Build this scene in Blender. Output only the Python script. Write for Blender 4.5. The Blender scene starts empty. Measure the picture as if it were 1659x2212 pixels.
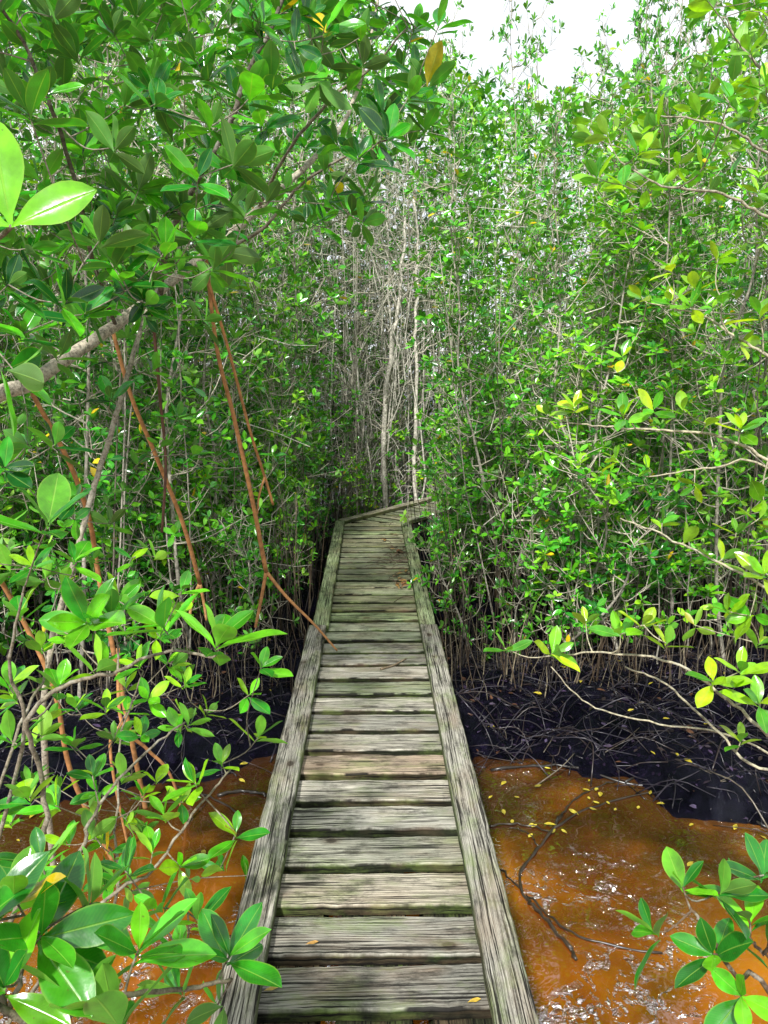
import bpy, math, numpy as np
from mathutils import Vector, noise as mnoise
rng = np.random.RandomState(7)
scene = bpy.context.scene
col = scene.collection

# ------------------------------------------------------------------ camera
CAM = np.array([0.0, 0.0, 2.0])
PITCH, YAW = math.radians(10.4), math.radians(0.85)
cam_d = bpy.data.cameras.new("camera"); cam = bpy.data.objects.new("camera", cam_d)
col.objects.link(cam)
cam.location = CAM
cam.rotation_euler = (math.radians(90) - PITCH, 0, -YAW)
cam_d.sensor_fit = 'VERTICAL'; cam_d.sensor_height = 24; cam_d.lens = 17.8
cam_d.clip_start = 0.05; cam_d.clip_end = 1000
scene.camera = cam
FW = np.array([math.sin(YAW)*math.cos(PITCH), math.cos(YAW)*math.cos(PITCH), -math.sin(PITCH)])
RT = np.array([math.cos(YAW), -math.sin(YAW), 0.0])
UP = np.cross(RT, FW)
def at(u, v, z):
    """survey bearing + distance -> world position"""
    return CAM + FW*z + RT*((u-829.5)/1640*z) - UP*((v-1106)/1640*z)

# ------------------------------------------------------------------ render look / light
scene.view_settings.view_transform = 'Standard'
scene.view_settings.look = 'None'
scene.view_settings.exposure = 0
w = bpy.data.worlds.new("World"); scene.world = w; w.use_nodes = True
nt = w.node_tree; bg = nt.nodes["Background"]
sky = nt.nodes.new("ShaderNodeTexSky"); sky.sky_type = 'NISHITA'; sky.sun_disc = False
sky.sun_elevation = math.radians(50); sky.sun_rotation = math.radians(200)
tc = nt.nodes.new("ShaderNodeTexCoord")
nz = nt.nodes.new("ShaderNodeTexNoise"); nz.inputs["Scale"].default_value = 3; nz.inputs["Detail"].default_value = 5
nt.links.new(tc.outputs["Generated"], nz.inputs["Vector"])
rp = nt.nodes.new("ShaderNodeValToRGB")
rp.color_ramp.elements[0].position = 0.3; rp.color_ramp.elements[0].color = (9.8, 10.3, 11.2, 1)
rp.color_ramp.elements[1].position = 0.65; rp.color_ramp.elements[1].color = (12.2, 12.5, 12.8, 1)
nt.links.new(nz.outputs["Fac"], rp.inputs["Fac"])
mx = nt.nodes.new("ShaderNodeMix"); mx.data_type = 'RGBA'; mx.inputs[0].default_value = 0.92
nt.links.new(sky.outputs[0], mx.inputs[6]); nt.links.new(rp.outputs[0], mx.inputs[7])
nt.links.new(mx.outputs[2], bg.inputs["Color"]); bg.inputs["Strength"].default_value = 0.112
sd = bpy.data.lights.new("sun", 'SUN'); so = bpy.data.objects.new("sun", sd); col.objects.link(so)
sd.energy = 6.8; sd.angle = math.radians(4); sd.color = (1, 0.98, 0.94)
so.rotation_euler = (math.radians(44), 0, math.radians(-18)); so.location = (0, -5, 10)

# ------------------------------------------------------------------ material helpers
def new_mat(name):
    m = bpy.data.materials.new(name); m.use_nodes = True
    t = m.node_tree
    return m, t, t.nodes["Principled BSDF"], t.nodes["Material Output"]
def N(t, typ, **kw):
    n = t.nodes.new(typ)
    for k, v in kw.items(): setattr(n, k, v)
    return n
def math_n(t, op, a, b=None, c=None, clamp=False):
    n = t.nodes.new("ShaderNodeMath"); n.operation = op; n.use_clamp = clamp
    for i, x in enumerate((a, b, c)):
        if x is None: continue
        if isinstance(x, (int, float)): n.inputs[i].default_value = x
        else: t.links.new(x, n.inputs[i])
    return n.outputs[0]
def mixc(t, f, a, b, mode='MIX'):
    n = t.nodes.new("ShaderNodeMix"); n.data_type = 'RGBA'; n.blend_type = mode
    for i, x in ((0, f), (6, a), (7, b)):
        if isinstance(x, (int, float)): n.inputs[i].default_value = x
        elif isinstance(x, tuple): n.inputs[i].default_value = (*x, 1) if len(x) == 3 else x
        else: t.links.new(x, n.inputs[i])
    return n.outputs[2]
def ramp(t, src, stops):
    n = t.nodes.new("ShaderNodeValToRGB"); cr = n.color_ramp
    while len(cr.elements) < len(stops): cr.elements.new(0.5)
    for e, (p, c) in zip(cr.elements, stops):
        e.position = p; e.color = (*c, 1) if len(c) == 3 else (c[0],)*3+(1,)
    t.links.new(src, n.inputs["Fac"]); return n.outputs[0]
def noise_t(t, vec, scale, detail=4, rough=0.55, dist=0.0):
    n = t.nodes.new("ShaderNodeTexNoise"); n.inputs["Scale"].default_value = scale
    n.inputs["Detail"].default_value = detail; n.inputs["Roughness"].default_value = rough
    n.inputs["Distortion"].default_value = dist
    if vec is not None: t.links.new(vec, n.inputs["Vector"])
    return n.outputs["Fac"]
def bump(t, h, strength, dist, bsdf):
    b = t.nodes.new("ShaderNodeBump"); b.inputs["Strength"].default_value = strength
    b.inputs["Distance"].default_value = dist
    t.links.new(h, b.inputs["Height"])
    if bsdf is not None: t.links.new(b.outputs[0], bsdf.inputs["Normal"])
    return b.outputs[0]

def leaf_material(name, trans=0.28, detail=True):
    m, t, p, out = new_mat(name)
    a = N(t, "ShaderNodeAttribute", attribute_name="tint")
    uv = N(t, "ShaderNodeUVMap", uv_map="leaf")
    sp = N(t, "ShaderNodeSeparateXYZ"); t.links.new(uv.outputs[0], sp.inputs[0])
    geo = N(t, "ShaderNodeNewGeometry")
    d = math_n(t, 'ABSOLUTE', math_n(t, 'SUBTRACT', sp.outputs[0], 0.5))
    if detail:
        tcn = N(t, "ShaderNodeTexCoord")
        rib = math_n(t, 'SUBTRACT', 1.0, math_n(t, 'MULTIPLY', d, 26.0), clamp=True)
        vv = math_n(t, 'SINE', math_n(t, 'MULTIPLY', math_n(t, 'SUBTRACT', sp.outputs[1], math_n(t, 'MULTIPLY', d, 0.35)), 130.0))
        vein = math_n(t, 'MULTIPLY', math_n(t, 'ADD', vv, 1.0), 0.5)
        n1 = noise_t(t, tcn.outputs["Object"], 24, 4)
        spots = noise_t(t, tcn.outputs["Object"], 150, 2)
        c = mixc(t, 1.0, a.outputs["Color"], ramp(t, n1, [(0.3, (0.55,)), (0.7, (1.3,))]), 'MULTIPLY')
        c = mixc(t, math_n(t, 'MULTIPLY', vein, 0.04), c, (0.22, 0.5, 0.04))
        c = mixc(t, math_n(t, 'MULTIPLY', rib, 0.45), c, (0.32, 0.54, 0.08))
        sm = ramp(t, spots, [(0.69, (0,)), (0.75, (1,))])
        c = mixc(t, math_n(t, 'MULTIPLY', sm, 0.6), c, (0.10, 0.09, 0.02))
        edge = math_n(t, 'MULTIPLY', math_n(t, 'SUBTRACT', d, 0.44, clamp=True), 8.0, clamp=True)
        c = mixc(t, edge, c, (0.25, 0.40, 0.05))
        bump(t, math_n(t, 'ADD', math_n(t, 'MULTIPLY', n1, 0.8), math_n(t, 'MULTIPLY', rib, -1.0)), 0.35, 0.003, p)
    else:
        rib = math_n(t, 'SUBTRACT', 1.0, math_n(t, 'MULTIPLY', d, 12.0), clamp=True)
        c = mixc(t, math_n(t, 'MULTIPLY', rib, 0.30), a.outputs["Color"], (0.30, 0.54, 0.09))
    under = mixc(t, 0.40, c, (0.22, 0.42, 0.07))
    c2 = mixc(t, geo.outputs["Backfacing"], c, under)
    t.links.new(c2, p.inputs["Base Color"])
    r = math_n(t, 'ADD', 0.22, math_n(t, 'MULTIPLY', geo.outputs["Backfacing"], 0.28))
    t.links.new(r, p.inputs["Roughness"])
    p.inputs["Specular IOR Level"].default_value = 0.7
    tr = N(t, "ShaderNodeBsdfTranslucent")
    tcol = mixc(t, 1.0, c, (1.9, 1.7, 0.5), 'MULTIPLY')
    t.links.new(tcol, tr.inputs["Color"])
    mxs = N(t, "ShaderNodeMixShader"); mxs.inputs[0].default_value = trans
    t.links.new(p.outputs[0], mxs.inputs[1]); t.links.new(tr.outputs[0], mxs.inputs[2])
    t.links.new(mxs.outputs[0], out.inputs["Surface"])
    return m
M_LEAF = leaf_material("mangrove_leaf", 0.30)
M_LEAF_S = leaf_material("small_mangrove_leaf", 0.18, False)

def bark_material(name, lichen=0.5, scale=1.0):
    m, t, p, out = new_mat(name)
    a = N(t, "ShaderNodeAttribute", attribute_name="tint")
    tcn = N(t, "ShaderNodeTexCoord")
    n1 = noise_t(t, tcn.outputs["Object"], 70*scale, 7, 0.8)
    n2 = noise_t(t, tcn.outputs["Object"], 26*scale, 4, 0.7)
    dark = ramp(t, n1, [(0.38, (0.30,)), (0.56, (1.15,))])
    c = mixc(t, 1.0, a.outputs["Color"], dark, 'MULTIPLY')
    lic = ramp(t, n2, [(0.54, (0,)), (0.61, (1,))])
    c = mixc(t, math_n(t, 'MULTIPLY', lic, lichen), c, (0.46, 0.45, 0.38))
    t.links.new(c, p.inputs["Base Color"]); p.inputs["Roughness"].default_value = 0.8
    p.inputs["Specular IOR Level"].default_value = 0.25
    bump(t, n1, 0.7, 0.005, p)
    return m
M_BARK = bark_material("grey_bark", 0.35)
def plain_material(name, rough, spec=0.2, lo=0.45):
    m, t, p, out = new_mat(name)
    a = N(t, "ShaderNodeAttribute", attribute_name="tint")
    tcn = N(t, "ShaderNodeTexCoord")
    n1 = noise_t(t, tcn.outputs["Object"], 40, 3)
    c = mixc(t, 1.0, a.outputs["Color"], ramp(t, n1, [(0.3, (lo,)), (0.65, (1.2,))]), 'MULTIPLY')
    t.links.new(c, p.inputs["Base Color"]); p.inputs["Roughness"].default_value = rough
    p.inputs["Specular IOR Level"].default_value = spec
    return m
M_STICK = plain_material("dry_stick_bark", 0.75)
M_ROOT = plain_material("red_root_bark", 0.6, 0.3, 0.6)
M_WETSTICK = plain_material("wet_stick_bark", 0.3, 0.5)
M_DEAD = plain_material("fallen_leaf", 0.5, 0.4)

def wood_material():
    m, t, p, out = new_mat("weathered_wood")
    g = N(t, "ShaderNodeAttribute", attribute_name="grain")
    tint = N(t, "ShaderNodeAttribute", attribute_name="tint")
    sp = N(t, "ShaderNodeSeparateXYZ"); t.links.new(g.outputs["Vector"], sp.inputs[0])
    al, ac, idn = sp.outputs
    def vec(sa, sc, sz):
        c = N(t, "ShaderNodeCombineXYZ")
        t.links.new(math_n(t, 'MULTIPLY', al, sa), c.inputs[0])
        t.links.new(math_n(t, 'MULTIPLY', ac, sc), c.inputs[1])
        t.links.new(math_n(t, 'MULTIPLY', idn, sz), c.inputs[2]); return c.outputs[0]
    field = noise_t(t, vec(1.5, 6, 13.7), 1.0, 2, 0.45, 0.0)
    v = math_n(t, 'ADD', math_n(t, 'MULTIPLY', ac, 95), math_n(t, 'MULTIPLY', field, 8))
    ring = math_n(t, 'ADD', math_n(t, 'MULTIPLY', math_n(t, 'SINE', math_n(t, 'MULTIPLY', v, 6.283)), 0.5), 0.5)
    fine = noise_t(t, vec(4.5, 420, 5.1), 1.0, 5, 0.8)
    crackn = noise_t(t, vec(3.0, 150, 9.3), 1.0, 4, 0.65)
    crack = ramp(t, crackn, [(0.395, (1,)), (0.435, (0,))])
    ringline = ramp(t, ring, [(0.0, (0.10,)), (0.24, (0.75,)), (1.0, (1.0,))])
    brk = noise_t(t, vec(4, 40, 17), 1.0, 3, 0.6)
    blot = noise_t(t, vec(8, 18, 3.3), 1.0, 7, 0.75)
    base = ramp(t, fine, [(0.38, (0.065, 0.062, 0.052)), (0.47, (0.29, 0.275, 0.24)), (0.60, (0.58, 0.555, 0.49))])
    c = mixc(t, 1.0, base, tint.outputs["Color"], 'MULTIPLY')
    c = mixc(t, ramp(t, brk, [(0.4, (0.15,)), (0.6, (0.85,))]), c, mixc(t, 1.0, c, ringline, 'MULTIPLY'))
    vo = N(t, "ShaderNodeTexVoronoi"); vo.inputs["Scale"].default_value = 1.0
    t.links.new(vec(4.2, 7.5, 2.9), vo.inputs["Vector"])
    kn = ramp(t, vo.outputs["Distance"], [(0.07, (1,)), (0.10, (0,))])
    halo = ramp(t, vo.outputs["Distance"], [(0.10, (1,)), (0.20, (0,))])
    c = mixc(t, math_n(t, 'MULTIPLY', halo, 0.35), c, (0.13, 0.09, 0.055))
    c = mixc(t, math_n(t, 'MULTIPLY', kn, 0.75), c, (0.03, 0.02, 0.014))
    alg = ramp(t, noise_t(t, vec(5, 11, 21), 1.0, 5, 0.7), [(0.48, (0,)), (0.66, (1,))])
    c = mixc(t, math_n(t, 'MULTIPLY', alg, 0.45), c, (0.14, 0.21, 0.04))
    brn = ramp(t, noise_t(t, vec(3, 7, 31), 1.0, 4, 0.6), [(0.48, (0,)), (0.70, (1,))])
    c = mixc(t, math_n(t, 'MULTIPLY', brn, 0.36), c, (0.24, 0.15, 0.09))
    dk = ramp(t, blot, [(0.36, (0.22,)), (0.50, (1.0,))])
    c = mixc(t, 0.8, c, dk, 'MULTIPLY')
    c = mixc(t, math_n(t, 'MULTIPLY', crack, 0.93), c, (0.006, 0.005, 0.004))
    t.links.new(c, p.inputs["Base Color"]); p.inputs["Roughness"].default_value = 0.8
    p.inputs["Specular IOR Level"].default_value = 0.2
    h = math_n(t, 'SUBTRACT', math_n(t, 'ADD', math_n(t, 'MULTIPLY', ring, 0.3), math_n(t, 'MULTIPLY', fine, 0.9)), math_n(t, 'MULTIPLY', crack, 1.5))
    bump(t, h, 0.8, 0.003, p)
    return m
M_WOOD = wood_material()

def mud_material():
    m, t, p, out = new_mat("wet_black_mud")
    tcn = N(t, "ShaderNodeTexCoord"); o = tcn.outputs["Object"]
    n1 = noise_t(t, o, 18, 8, 0.8); n2 = noise_t(t, o, 3, 3)
    vo = N(t, "ShaderNodeTexVoronoi"); vo.inputs["Scale"].default_value = 24; t.links.new(o, vo.inputs["Vector"])
    c = ramp(t, n1, [(0.38, (0.001, 0.001, 0.003)), (0.55, (0.007, 0.005, 0.016)), (0.72, (0.035, 0.024, 0.07))])
    fl = ramp(t, vo.outputs["Distance"], [(0.16, (1,)), (0.26, (0,))])
    fl2 = math_n(t, 'MULTIPLY', fl, ramp(t, n2, [(0.5, (0,)), (0.6, (1,))]))
    c = mixc(t, math_n(t, 'MULTIPLY', fl2, 0.5), c, (0.06, 0.03, 0.08))
    t.links.new(c, p.inputs["Base Color"])
    t.links.new(math_n(t, 'ADD', 0.06, math_n(t, 'MULTIPLY', n2, 0.25)), p.inputs["Roughness"])
    p.inputs["IOR"].default_value = 1.6; p.inputs["Specular Tint"].default_value = (0.65, 0.72, 1.0, 1)
    bump(t, n1, 1.0, 0.14, p)
    return m
M_MUD = mud_material()
def water_material():
    m, t, p, out = new_mat("muddy_orange_water")
    tcn = N(t, "ShaderNodeTexCoord"); o = tcn.outputs["Object"]
    n1 = noise_t(t, o, 1.0, 3, 0.5, 0.3); n2 = noise_t(t, o, 1.8, 4, 0.55, 0.3)
    c = ramp(t, n1, [(0.38, (0.085, 0.020, 0.003)), (0.5, (0.25, 0.072, 0.004)), (0.64, (0.37, 0.13, 0.008))])
    sp = N(t, "ShaderNodeSeparateXYZ"); t.links.new(o, sp.inputs[0])
    xr = math_n(t, 'MULTIPLY', math_n(t, 'MAXIMUM', math_n(t, 'SUBTRACT', math_n(t, 'ABSOLUTE', sp.outputs[0]), 0.5), 0.0), 0.45)
    far = math_n(t, 'ADD', math_n(t, 'ADD', sp.outputs[1], xr), math_n(t, 'MULTIPLY', math_n(t, 'SUBTRACT', n2, 0.5), 3.2))
    fr = ramp(t, math_n(t, 'DIVIDE', far, 6.0), [(0.36, (0,)), (0.57, (1,))])
    c = mixc(t, math_n(t, 'MULTIPLY', fr, 0.93), c, (0.030, 0.012, 0.004))
    t.links.new(c, p.inputs["Base Color"]); p.inputs["Roughness"].default_value = 0.008
    p.inputs["IOR"].default_value = 2.0
    n3 = noise_t(t, o, 7, 2, 0.5, 0.3)
    bump(t, n3, 0.25, 0.015, p)
    # painted sky glints: mirror-like flecks masked onto the water in place of ripple reflections
    cr_ = noise_t(t, o, 30, 3, 0.6, 0.6)
    nrm = bump(t, cr_, 1.0, 0.06, None)
    glint_area = ramp(t, noise_t(t, o, 1.6, 3, 0.6), [(0.47, (0,)), (0.57, (1,))])
    glint_fleck = ramp(t, noise_t(t, o, 13, 7, 0.75, 1.4), [(0.525, (0,)), (0.55, (1,))])
    gl = N(t, "ShaderNodeBsdfGlossy"); gl.inputs["Roughness"].default_value = 0.08; gl.inputs["Color"].default_value = (0.97, 0.97, 1.0, 1)
    t.links.new(nrm, gl.inputs["Normal"])
    ms = N(t, "ShaderNodeMixShader")
    near = math_n(t, 'SUBTRACT', 1.0, fr)
    t.links.new(math_n(t, 'MULTIPLY', math_n(t, 'MULTIPLY', math_n(t, 'MULTIPLY', glint_area, glint_fleck), near), 0.85), ms.inputs[0])
    t.links.new(p.outputs[0], ms.inputs[1]); t.links.new(gl.outputs[0], ms.inputs[2]); t.links.new(ms.outputs[0], out.inputs["Surface"])
    return m
M_WATER = water_material()

# ------------------------------------------------------------------ mesh building
class MB:
    def __init__(s): s.v=[]; s.f=[]; s.n=[]; s.t=[]; s.uv=[]; s.g=[]; s.o=0
    def add(s, V, F, tint, uv=None, g=None):
        k=len(V); s.v.append(V); s.f.append((F+s.o).ravel()); s.n.append(np.full(len(F), F.shape[1]))
        T=np.asarray(tint,float)
        if T.ndim==1: T=np.tile(T,(k,1))
        s.t.append(T); s.uv.append(uv if uv is not None else np.zeros((k,2)))
        s.g.append(g if g is not None else np.zeros((k,3))); s.o+=k
    def mesh(s, name, mat, smooth=True, grain=False, uvs=False):
        V=np.concatenate(s.v); L=np.concatenate(s.f).astype(np.int32); n=np.concatenate(s.n).astype(np.int32)
        me=bpy.data.meshes.new(name)
        me.vertices.add(len(V)); me.vertices.foreach_set("co", V.ravel())
        me.loops.add(len(L)); me.loops.foreach_set("vertex_index", L)
        me.polygons.add(len(n)); st=np.concatenate([[0],np.cumsum(n)[:-1]]).astype(np.int32)
        me.polygons.foreach_set("loop_start", st)
        me.polygons.foreach_set("use_smooth", np.full(len(n), smooth))
        me.update(calc_edges=True)
        T=np.concatenate(s.t); a=me.attributes.new("tint",'FLOAT_COLOR','POINT')
        a.data.foreach_set("color", np.concatenate([T,np.ones((len(T),1))],1).astype(np.float32).ravel())
        if grain:
            a=me.attributes.new("grain",'FLOAT_VECTOR','POINT'); a.data.foreach_set("vector", np.concatenate(s.g).astype(np.float32).ravel())
        if uvs:
            UV=np.concatenate(s.uv)[L]; u=me.uv_layers.new(name="leaf"); u.data.foreach_set("uv", UV.astype(np.float32).ravel())
        me.materials.append(mat); return me

def tube(mb, P, R, tint, n=6, cap=True):
    P=np.asarray(P,float); R=np.asarray(R,float); k=len(P)
    T=np.gradient(P,axis=0); T/=np.linalg.norm(T,axis=1)[:,None]+1e-9
    m=T.mean(0); ref=np.eye(3)[np.argmin(np.abs(m))]
    S=np.cross(T,ref); S/=np.linalg.norm(S,axis=1)[:,None]+1e-9; B=np.cross(T,S)
    a=np.arange(n)*2*math.pi/n
    V=P[:,None,:]+R[:,None,None]*(np.cos(a)[None,:,None]*S[:,None,:]+np.sin(a)[None,:,None]*B[:,None,:])
    V=V.reshape(-1,3)
    i=np.arange(k-1)[:,None]*n; j=np.arange(n)[None,:]; j2=(j+1)%n
    F=np.stack([i+j,i+j2,i+n+j2,i+n+j],-1).reshape(-1,4)
    mb.add(V,F,tint)
    if cap:
        mb.f.append(np.arange((k-1)*n,k*n)+mb.o-len(V)); mb.n.append(np.array([n]))
        mb.f.append(np.arange(n)[::-1]+mb.o-len(V)); mb.n.append(np.array([n]))

def spline(P, per=6, jit=0.0, r=rng):
    P=np.asarray(P,float)
    Q=np.vstack([2*P[0]-P[1],P,2*P[-1]-P[-2]]); out=[]
    for i in range(1,len(Q)-2):
        p0,p1,p2,p3=Q[i-1],Q[i],Q[i+1],Q[i+2]
        for t in np.linspace(0,1,per,endpoint=False):
            out.append(0.5*((2*p1)+(-p0+p2)*t+(2*p0-5*p1+4*p2-p3)*t*t+(-p0+3*p1-3*p2+p3)*t**3))
    out.append(Q[-2]); out=np.array(out)
    if jit: out[1:-1]+=r.normal(0,jit,(len(out)-2,3))
    return out

def template(rows, cross):
    t=np.linspace(0,1,rows); u=np.linspace(-1,1,cross)
    T,U=np.meshgrid(t,u,indexing='ij')
    W=np.where(T<0.09,0.05,np.maximum(np.sin(math.pi*np.clip((T-0.05)/0.95,0,1)**1.2),0)**0.72)
    W=np.maximum(W,0.02)
    if rows==4: W=np.array([0.12,0.95,0.95,0.1])[:,None]*np.ones((1,cross))
    i=np.arange(rows-1)[:,None]*cross; j=np.arange(cross-1)[None,:]
    F=np.stack([i+j,i+j+1,i+cross+j+1,i+cross+j],-1).reshape(-1,4)
    return T.ravel(),U.ravel(),W.ravel(),F
TPL={'hi':template(11,5),'lo':template(5,3),'far':template(4,2)}

def leaves_from_array(A, name, lod, fold, mat):
    T,U,Wt,F=TPL[lod]; k=len(T); n=len(A)
    b,d,nn=A[:,0:3],A[:,3:6],A[:,6:9]; L,W,C=A[:,9],A[:,10],A[:,11]
    sd_=np.cross(d,nn); sd_/=np.linalg.norm(sd_,axis=1)[:,None]+1e-9
    x=T[None]*L[:,None]; y=(U*Wt)[None]*W[:,None]*0.5
    wav=(np.sin(T*9)[None]*np.abs(U)[None]*0.02*L[:,None]) if lod=='hi' else 0
    z=fold*np.abs(U*Wt)[None]*W[:,None]*0.5 - C[:,None]*(T**2)[None]*L[:,None]+wav
    V=b[:,None]+d[:,None]*x[...,None]+sd_[:,None]*y[...,None]+nn[:,None]*z[...,None]
    FF=(F[None]+(np.arange(n)*k)[:,None,None]).reshape(-1,4)
    mb=MB(); mb.add(V.reshape(-1,3),FF,np.repeat(A[:,12:15],k,0),np.tile(np.stack([(U+1)/2,T],1),(n,1)))
    return mb.mesh(name, mat, uvs=True)
class Leaves:
    def __init__(s): s.r=[]
    def leaf(s, base,d,n,L,W,curl,tint): s.r.append(np.concatenate([base,d,n,[L,W,curl],tint]))
    def build(s, name, lod='lo', fold=0.25, mat=None):
        return leaves_from_array(np.array(s.r),name,lod,fold,mat or (M_LEAF if lod=='hi' else M_LEAF_S))

GREENS=dict(
 mid=[(0.05,0.32,0.014),(0.10,0.42,0.018),(0.02,0.17,0.014),(0.16,0.49,0.02)],
 deep=[(0.02,0.20,0.016),(0.045,0.32,0.018),(0.012,0.12,0.018),(0.08,0.39,0.02)],
 bright=[(0.12,0.46,0.014),(0.21,0.55,0.02),(0.05,0.29,0.014),(0.29,0.60,0.02)],
 canopy=[(0.012,0.18,0.012),(0.03,0.29,0.014),(0.006,0.09,0.014),(0.08,0.42,0.012)],
 fore=[(0.06,0.36,0.012),(0.13,0.49,0.014),(0.02,0.22,0.014),(0.28,0.60,0.014)],
 dark=[(0.03,0.27,0.014),(0.07,0.38,0.016),(0.014,0.17,0.014),(0.14,0.48,0.014)],
 yellow=[(0.26,0.54,0.012),(0.38,0.58,0.012),(0.15,0.45,0.014),(0.07,0.34,0.014)])
def pick(pal, r, yel=0.008):
    if r.rand()<yel: c=np.array([0.70,0.50,0.01])
    else: c=np.array(GREENS[pal][r.randint(4)])
    return c*r.uniform(0.6,1.3)
def unit(v): return v/(math.sqrt(v[0]*v[0]+v[1]*v[1]+v[2]*v[2])+1e-9)
def rosette(lv, tip, axis, k, L, pal, r, spread=(28,78), wr=0.43, yel=0.008):
    axis=unit(axis); ref=np.array([1,0,0]) if abs(axis[0])<0.7 else np.array([0,1,0])
    e1=unit(np.cross(axis,ref)); e2=np.cross(axis,e1); a0=r.uniform(0,6.28)
    for i in range(k):
        f=i/max(k-1,1)
        az=a0+(i%2)*math.pi+(i//2)*1.35+r.normal(0,0.22)
        ph=math.radians(spread[0]+(spread[1]-spread[0])*f+r.normal(0,8))
        rad=e1*math.cos(az)+e2*math.sin(az)
        d=unit(axis*math.cos(ph)+rad*math.sin(ph)); n=unit(axis-d*np.dot(axis,d)+r.normal(0,0.15,3)); n=unit(n-d*np.dot(n,d))
        l=L*(0.72+0.35*min(1,f*1.6))*r.uniform(0.85,1.12)
        lv.leaf(tip-axis*f*L*0.22,d,n,l,l*wr*r.uniform(0.85,1.15),r.uniform(0.0,0.2),pick(pal,r,yel))

def add_obj(name, data, parent=None):
    o=bpy.data.objects.new(name,data); col.objects.link(o)
    if parent is not None: o.parent=parent
    return o
def thing(name, label, cat, loc=(0,0,0), group=None):
    e=bpy.data.objects.new(name,None); e.empty_display_size=0.2; e.location=loc; col.objects.link(e)
    e["label"]=label; e["category"]=cat
    if group: e["group"]=group
    return e

# ------------------------------------------------------------------ ground + water
def bank(x): return 3.38-0.40*max(x-0.5,0) if x>0 else 3.4-0.3*max(-x-0.5,0)
def gz(x,y):
    e=max(bank(x),1.6)+0.30*mnoise.noise(Vector((x*1.7,y*0.6,11)))
    s=(y-e)/0.9; s=min(max(s+0.3,0),1); s=s*s*(3-2*s)
    if y<-3: s=min(1,(-3-y)/2)
    if abs(x)>4.2: s=max(s,min(1,(abs(x)-4.2)/1.0))
    h=-0.24+0.36*s
    if abs(x)<14 and y<24:
        h+=0.12*mnoise.noise(Vector((x*1.3,y*1.3,0)))+0.10*mnoise.noise(Vector((x*4.2,y*4.2,3)))+0.05*mnoise.noise(Vector((x*13,y*13,7)))
    return h
xs=np.concatenate([np.linspace(-300,-8,14),np.arange(-7,7,0.07),np.linspace(7.2,300,14)])
ys=np.concatenate([np.linspace(-300,-6,12),np.arange(-5,0,0.2),np.arange(0,11,0.07),np.linspace(11.3,300,20)])
X,Y=np.meshgrid(xs,ys); Z=np.array([gz(a,b) for a,b in zip(X.ravel(),Y.ravel())])
V=np.stack([X.ravel(),Y.ravel(),Z],1); nx=len(xs)
i=np.arange(len(ys)-1)[:,None]*nx; j=np.arange(nx-1)[None]
F=np.stack([i+j,i+j+1,i+nx+j+1,i+nx+j],-1).reshape(-1,4)
mb=MB(); mb.add(V,F,(0.02,0.02,0.02)); g=add_obj("ground",mb.mesh("ground",M_MUD)); g["kind"]="structure"
mb=MB(); mb.add(np.array([[-6.5,-5.5,0],[6.5,-5.5,0],[6.5,6,0],[-6.5,6,0]],float),np.array([[0,1,2,3]]),(0.4,0.1,0.01))
wo=add_obj("water",mb.mesh("water",M_WATER,False)); wo["kind"]="structure"

# ------------------------------------------------------------------ boardwalk
DECK=0.5
def board(mb, origin, dl, L, Wd, H, tint, seed, nl=24, rough=0.0015, side=0.22):
    dl=unit(np.array(dl,float)); dc=np.array([dl[1],-dl[0],0]); up=np.array([0,0,1.0])
    r=np.random.RandomState(seed)
    ch=0.005
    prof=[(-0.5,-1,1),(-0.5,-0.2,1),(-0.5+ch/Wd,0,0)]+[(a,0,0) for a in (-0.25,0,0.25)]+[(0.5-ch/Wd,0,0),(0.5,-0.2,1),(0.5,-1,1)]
    k=len(prof); Vs=[];G=[];TT=[]
    ph=r.uniform(0,50); tint=np.array(tint,float)
    for s in np.linspace(0,1,nl+1):
        for (a,h,sd_) in prof:
            x=s*L; y=a*Wd; e=0
            if abs(a)>0.4: e=mnoise.noise(Vector((x*10,ph,a*5)))*rough*1.6+mnoise.noise(Vector((x*45,ph,a*5)))*rough*1.2
            z=h*H + (mnoise.noise(Vector((x*6,y*25,ph)))*rough if h>-0.5 else 0)
            Vs.append(np.array(origin)+dl*x+dc*(y+e)+up*z); G.append((x,y+(h*H*0.8 if h<0 else 0),seed*0.731))
            TT.append(tint*(np.array([side*0.8,side,side*0.6]) if sd_ else 1.0))  # sides tinted dark mossy green, painting shade into the gaps between boards
    Vs=np.array(Vs);G=np.array(G)
    i=np.arange(nl)[:,None]*k; j=np.arange(k)[None]; j2=(j+1)%k
    F=np.stack([i+j,i+k+j,i+k+j2,i+j2],-1).reshape(-1,4)
    mb.add(Vs,F,np.array(TT),g=G)
    o=mb.o-len(Vs)
    mb.f.append(np.arange(k)[::-1]+o) ; mb.n.append(np.array([k]))
    mb.f.append(np.arange(nl*k,(nl+1)*k)+o); mb.n.append(np.array([k]))
bw=thing("boardwalk","narrow weathered grey plank boardwalk crossing orange water, bending into mangroves","boardwalk",(0,0,0))
deck=MB(); r=np.random.RandomState(3)
tints=[(1,1,0.97),(0.95,0.97,0.88),(1.07,1.0,0.9),(0.8,0.8,0.78),(1.15,1.12,1.06),(0.9,1.0,0.80)]
y=1.69+0.022-0.1825*13; idx=0
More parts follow.
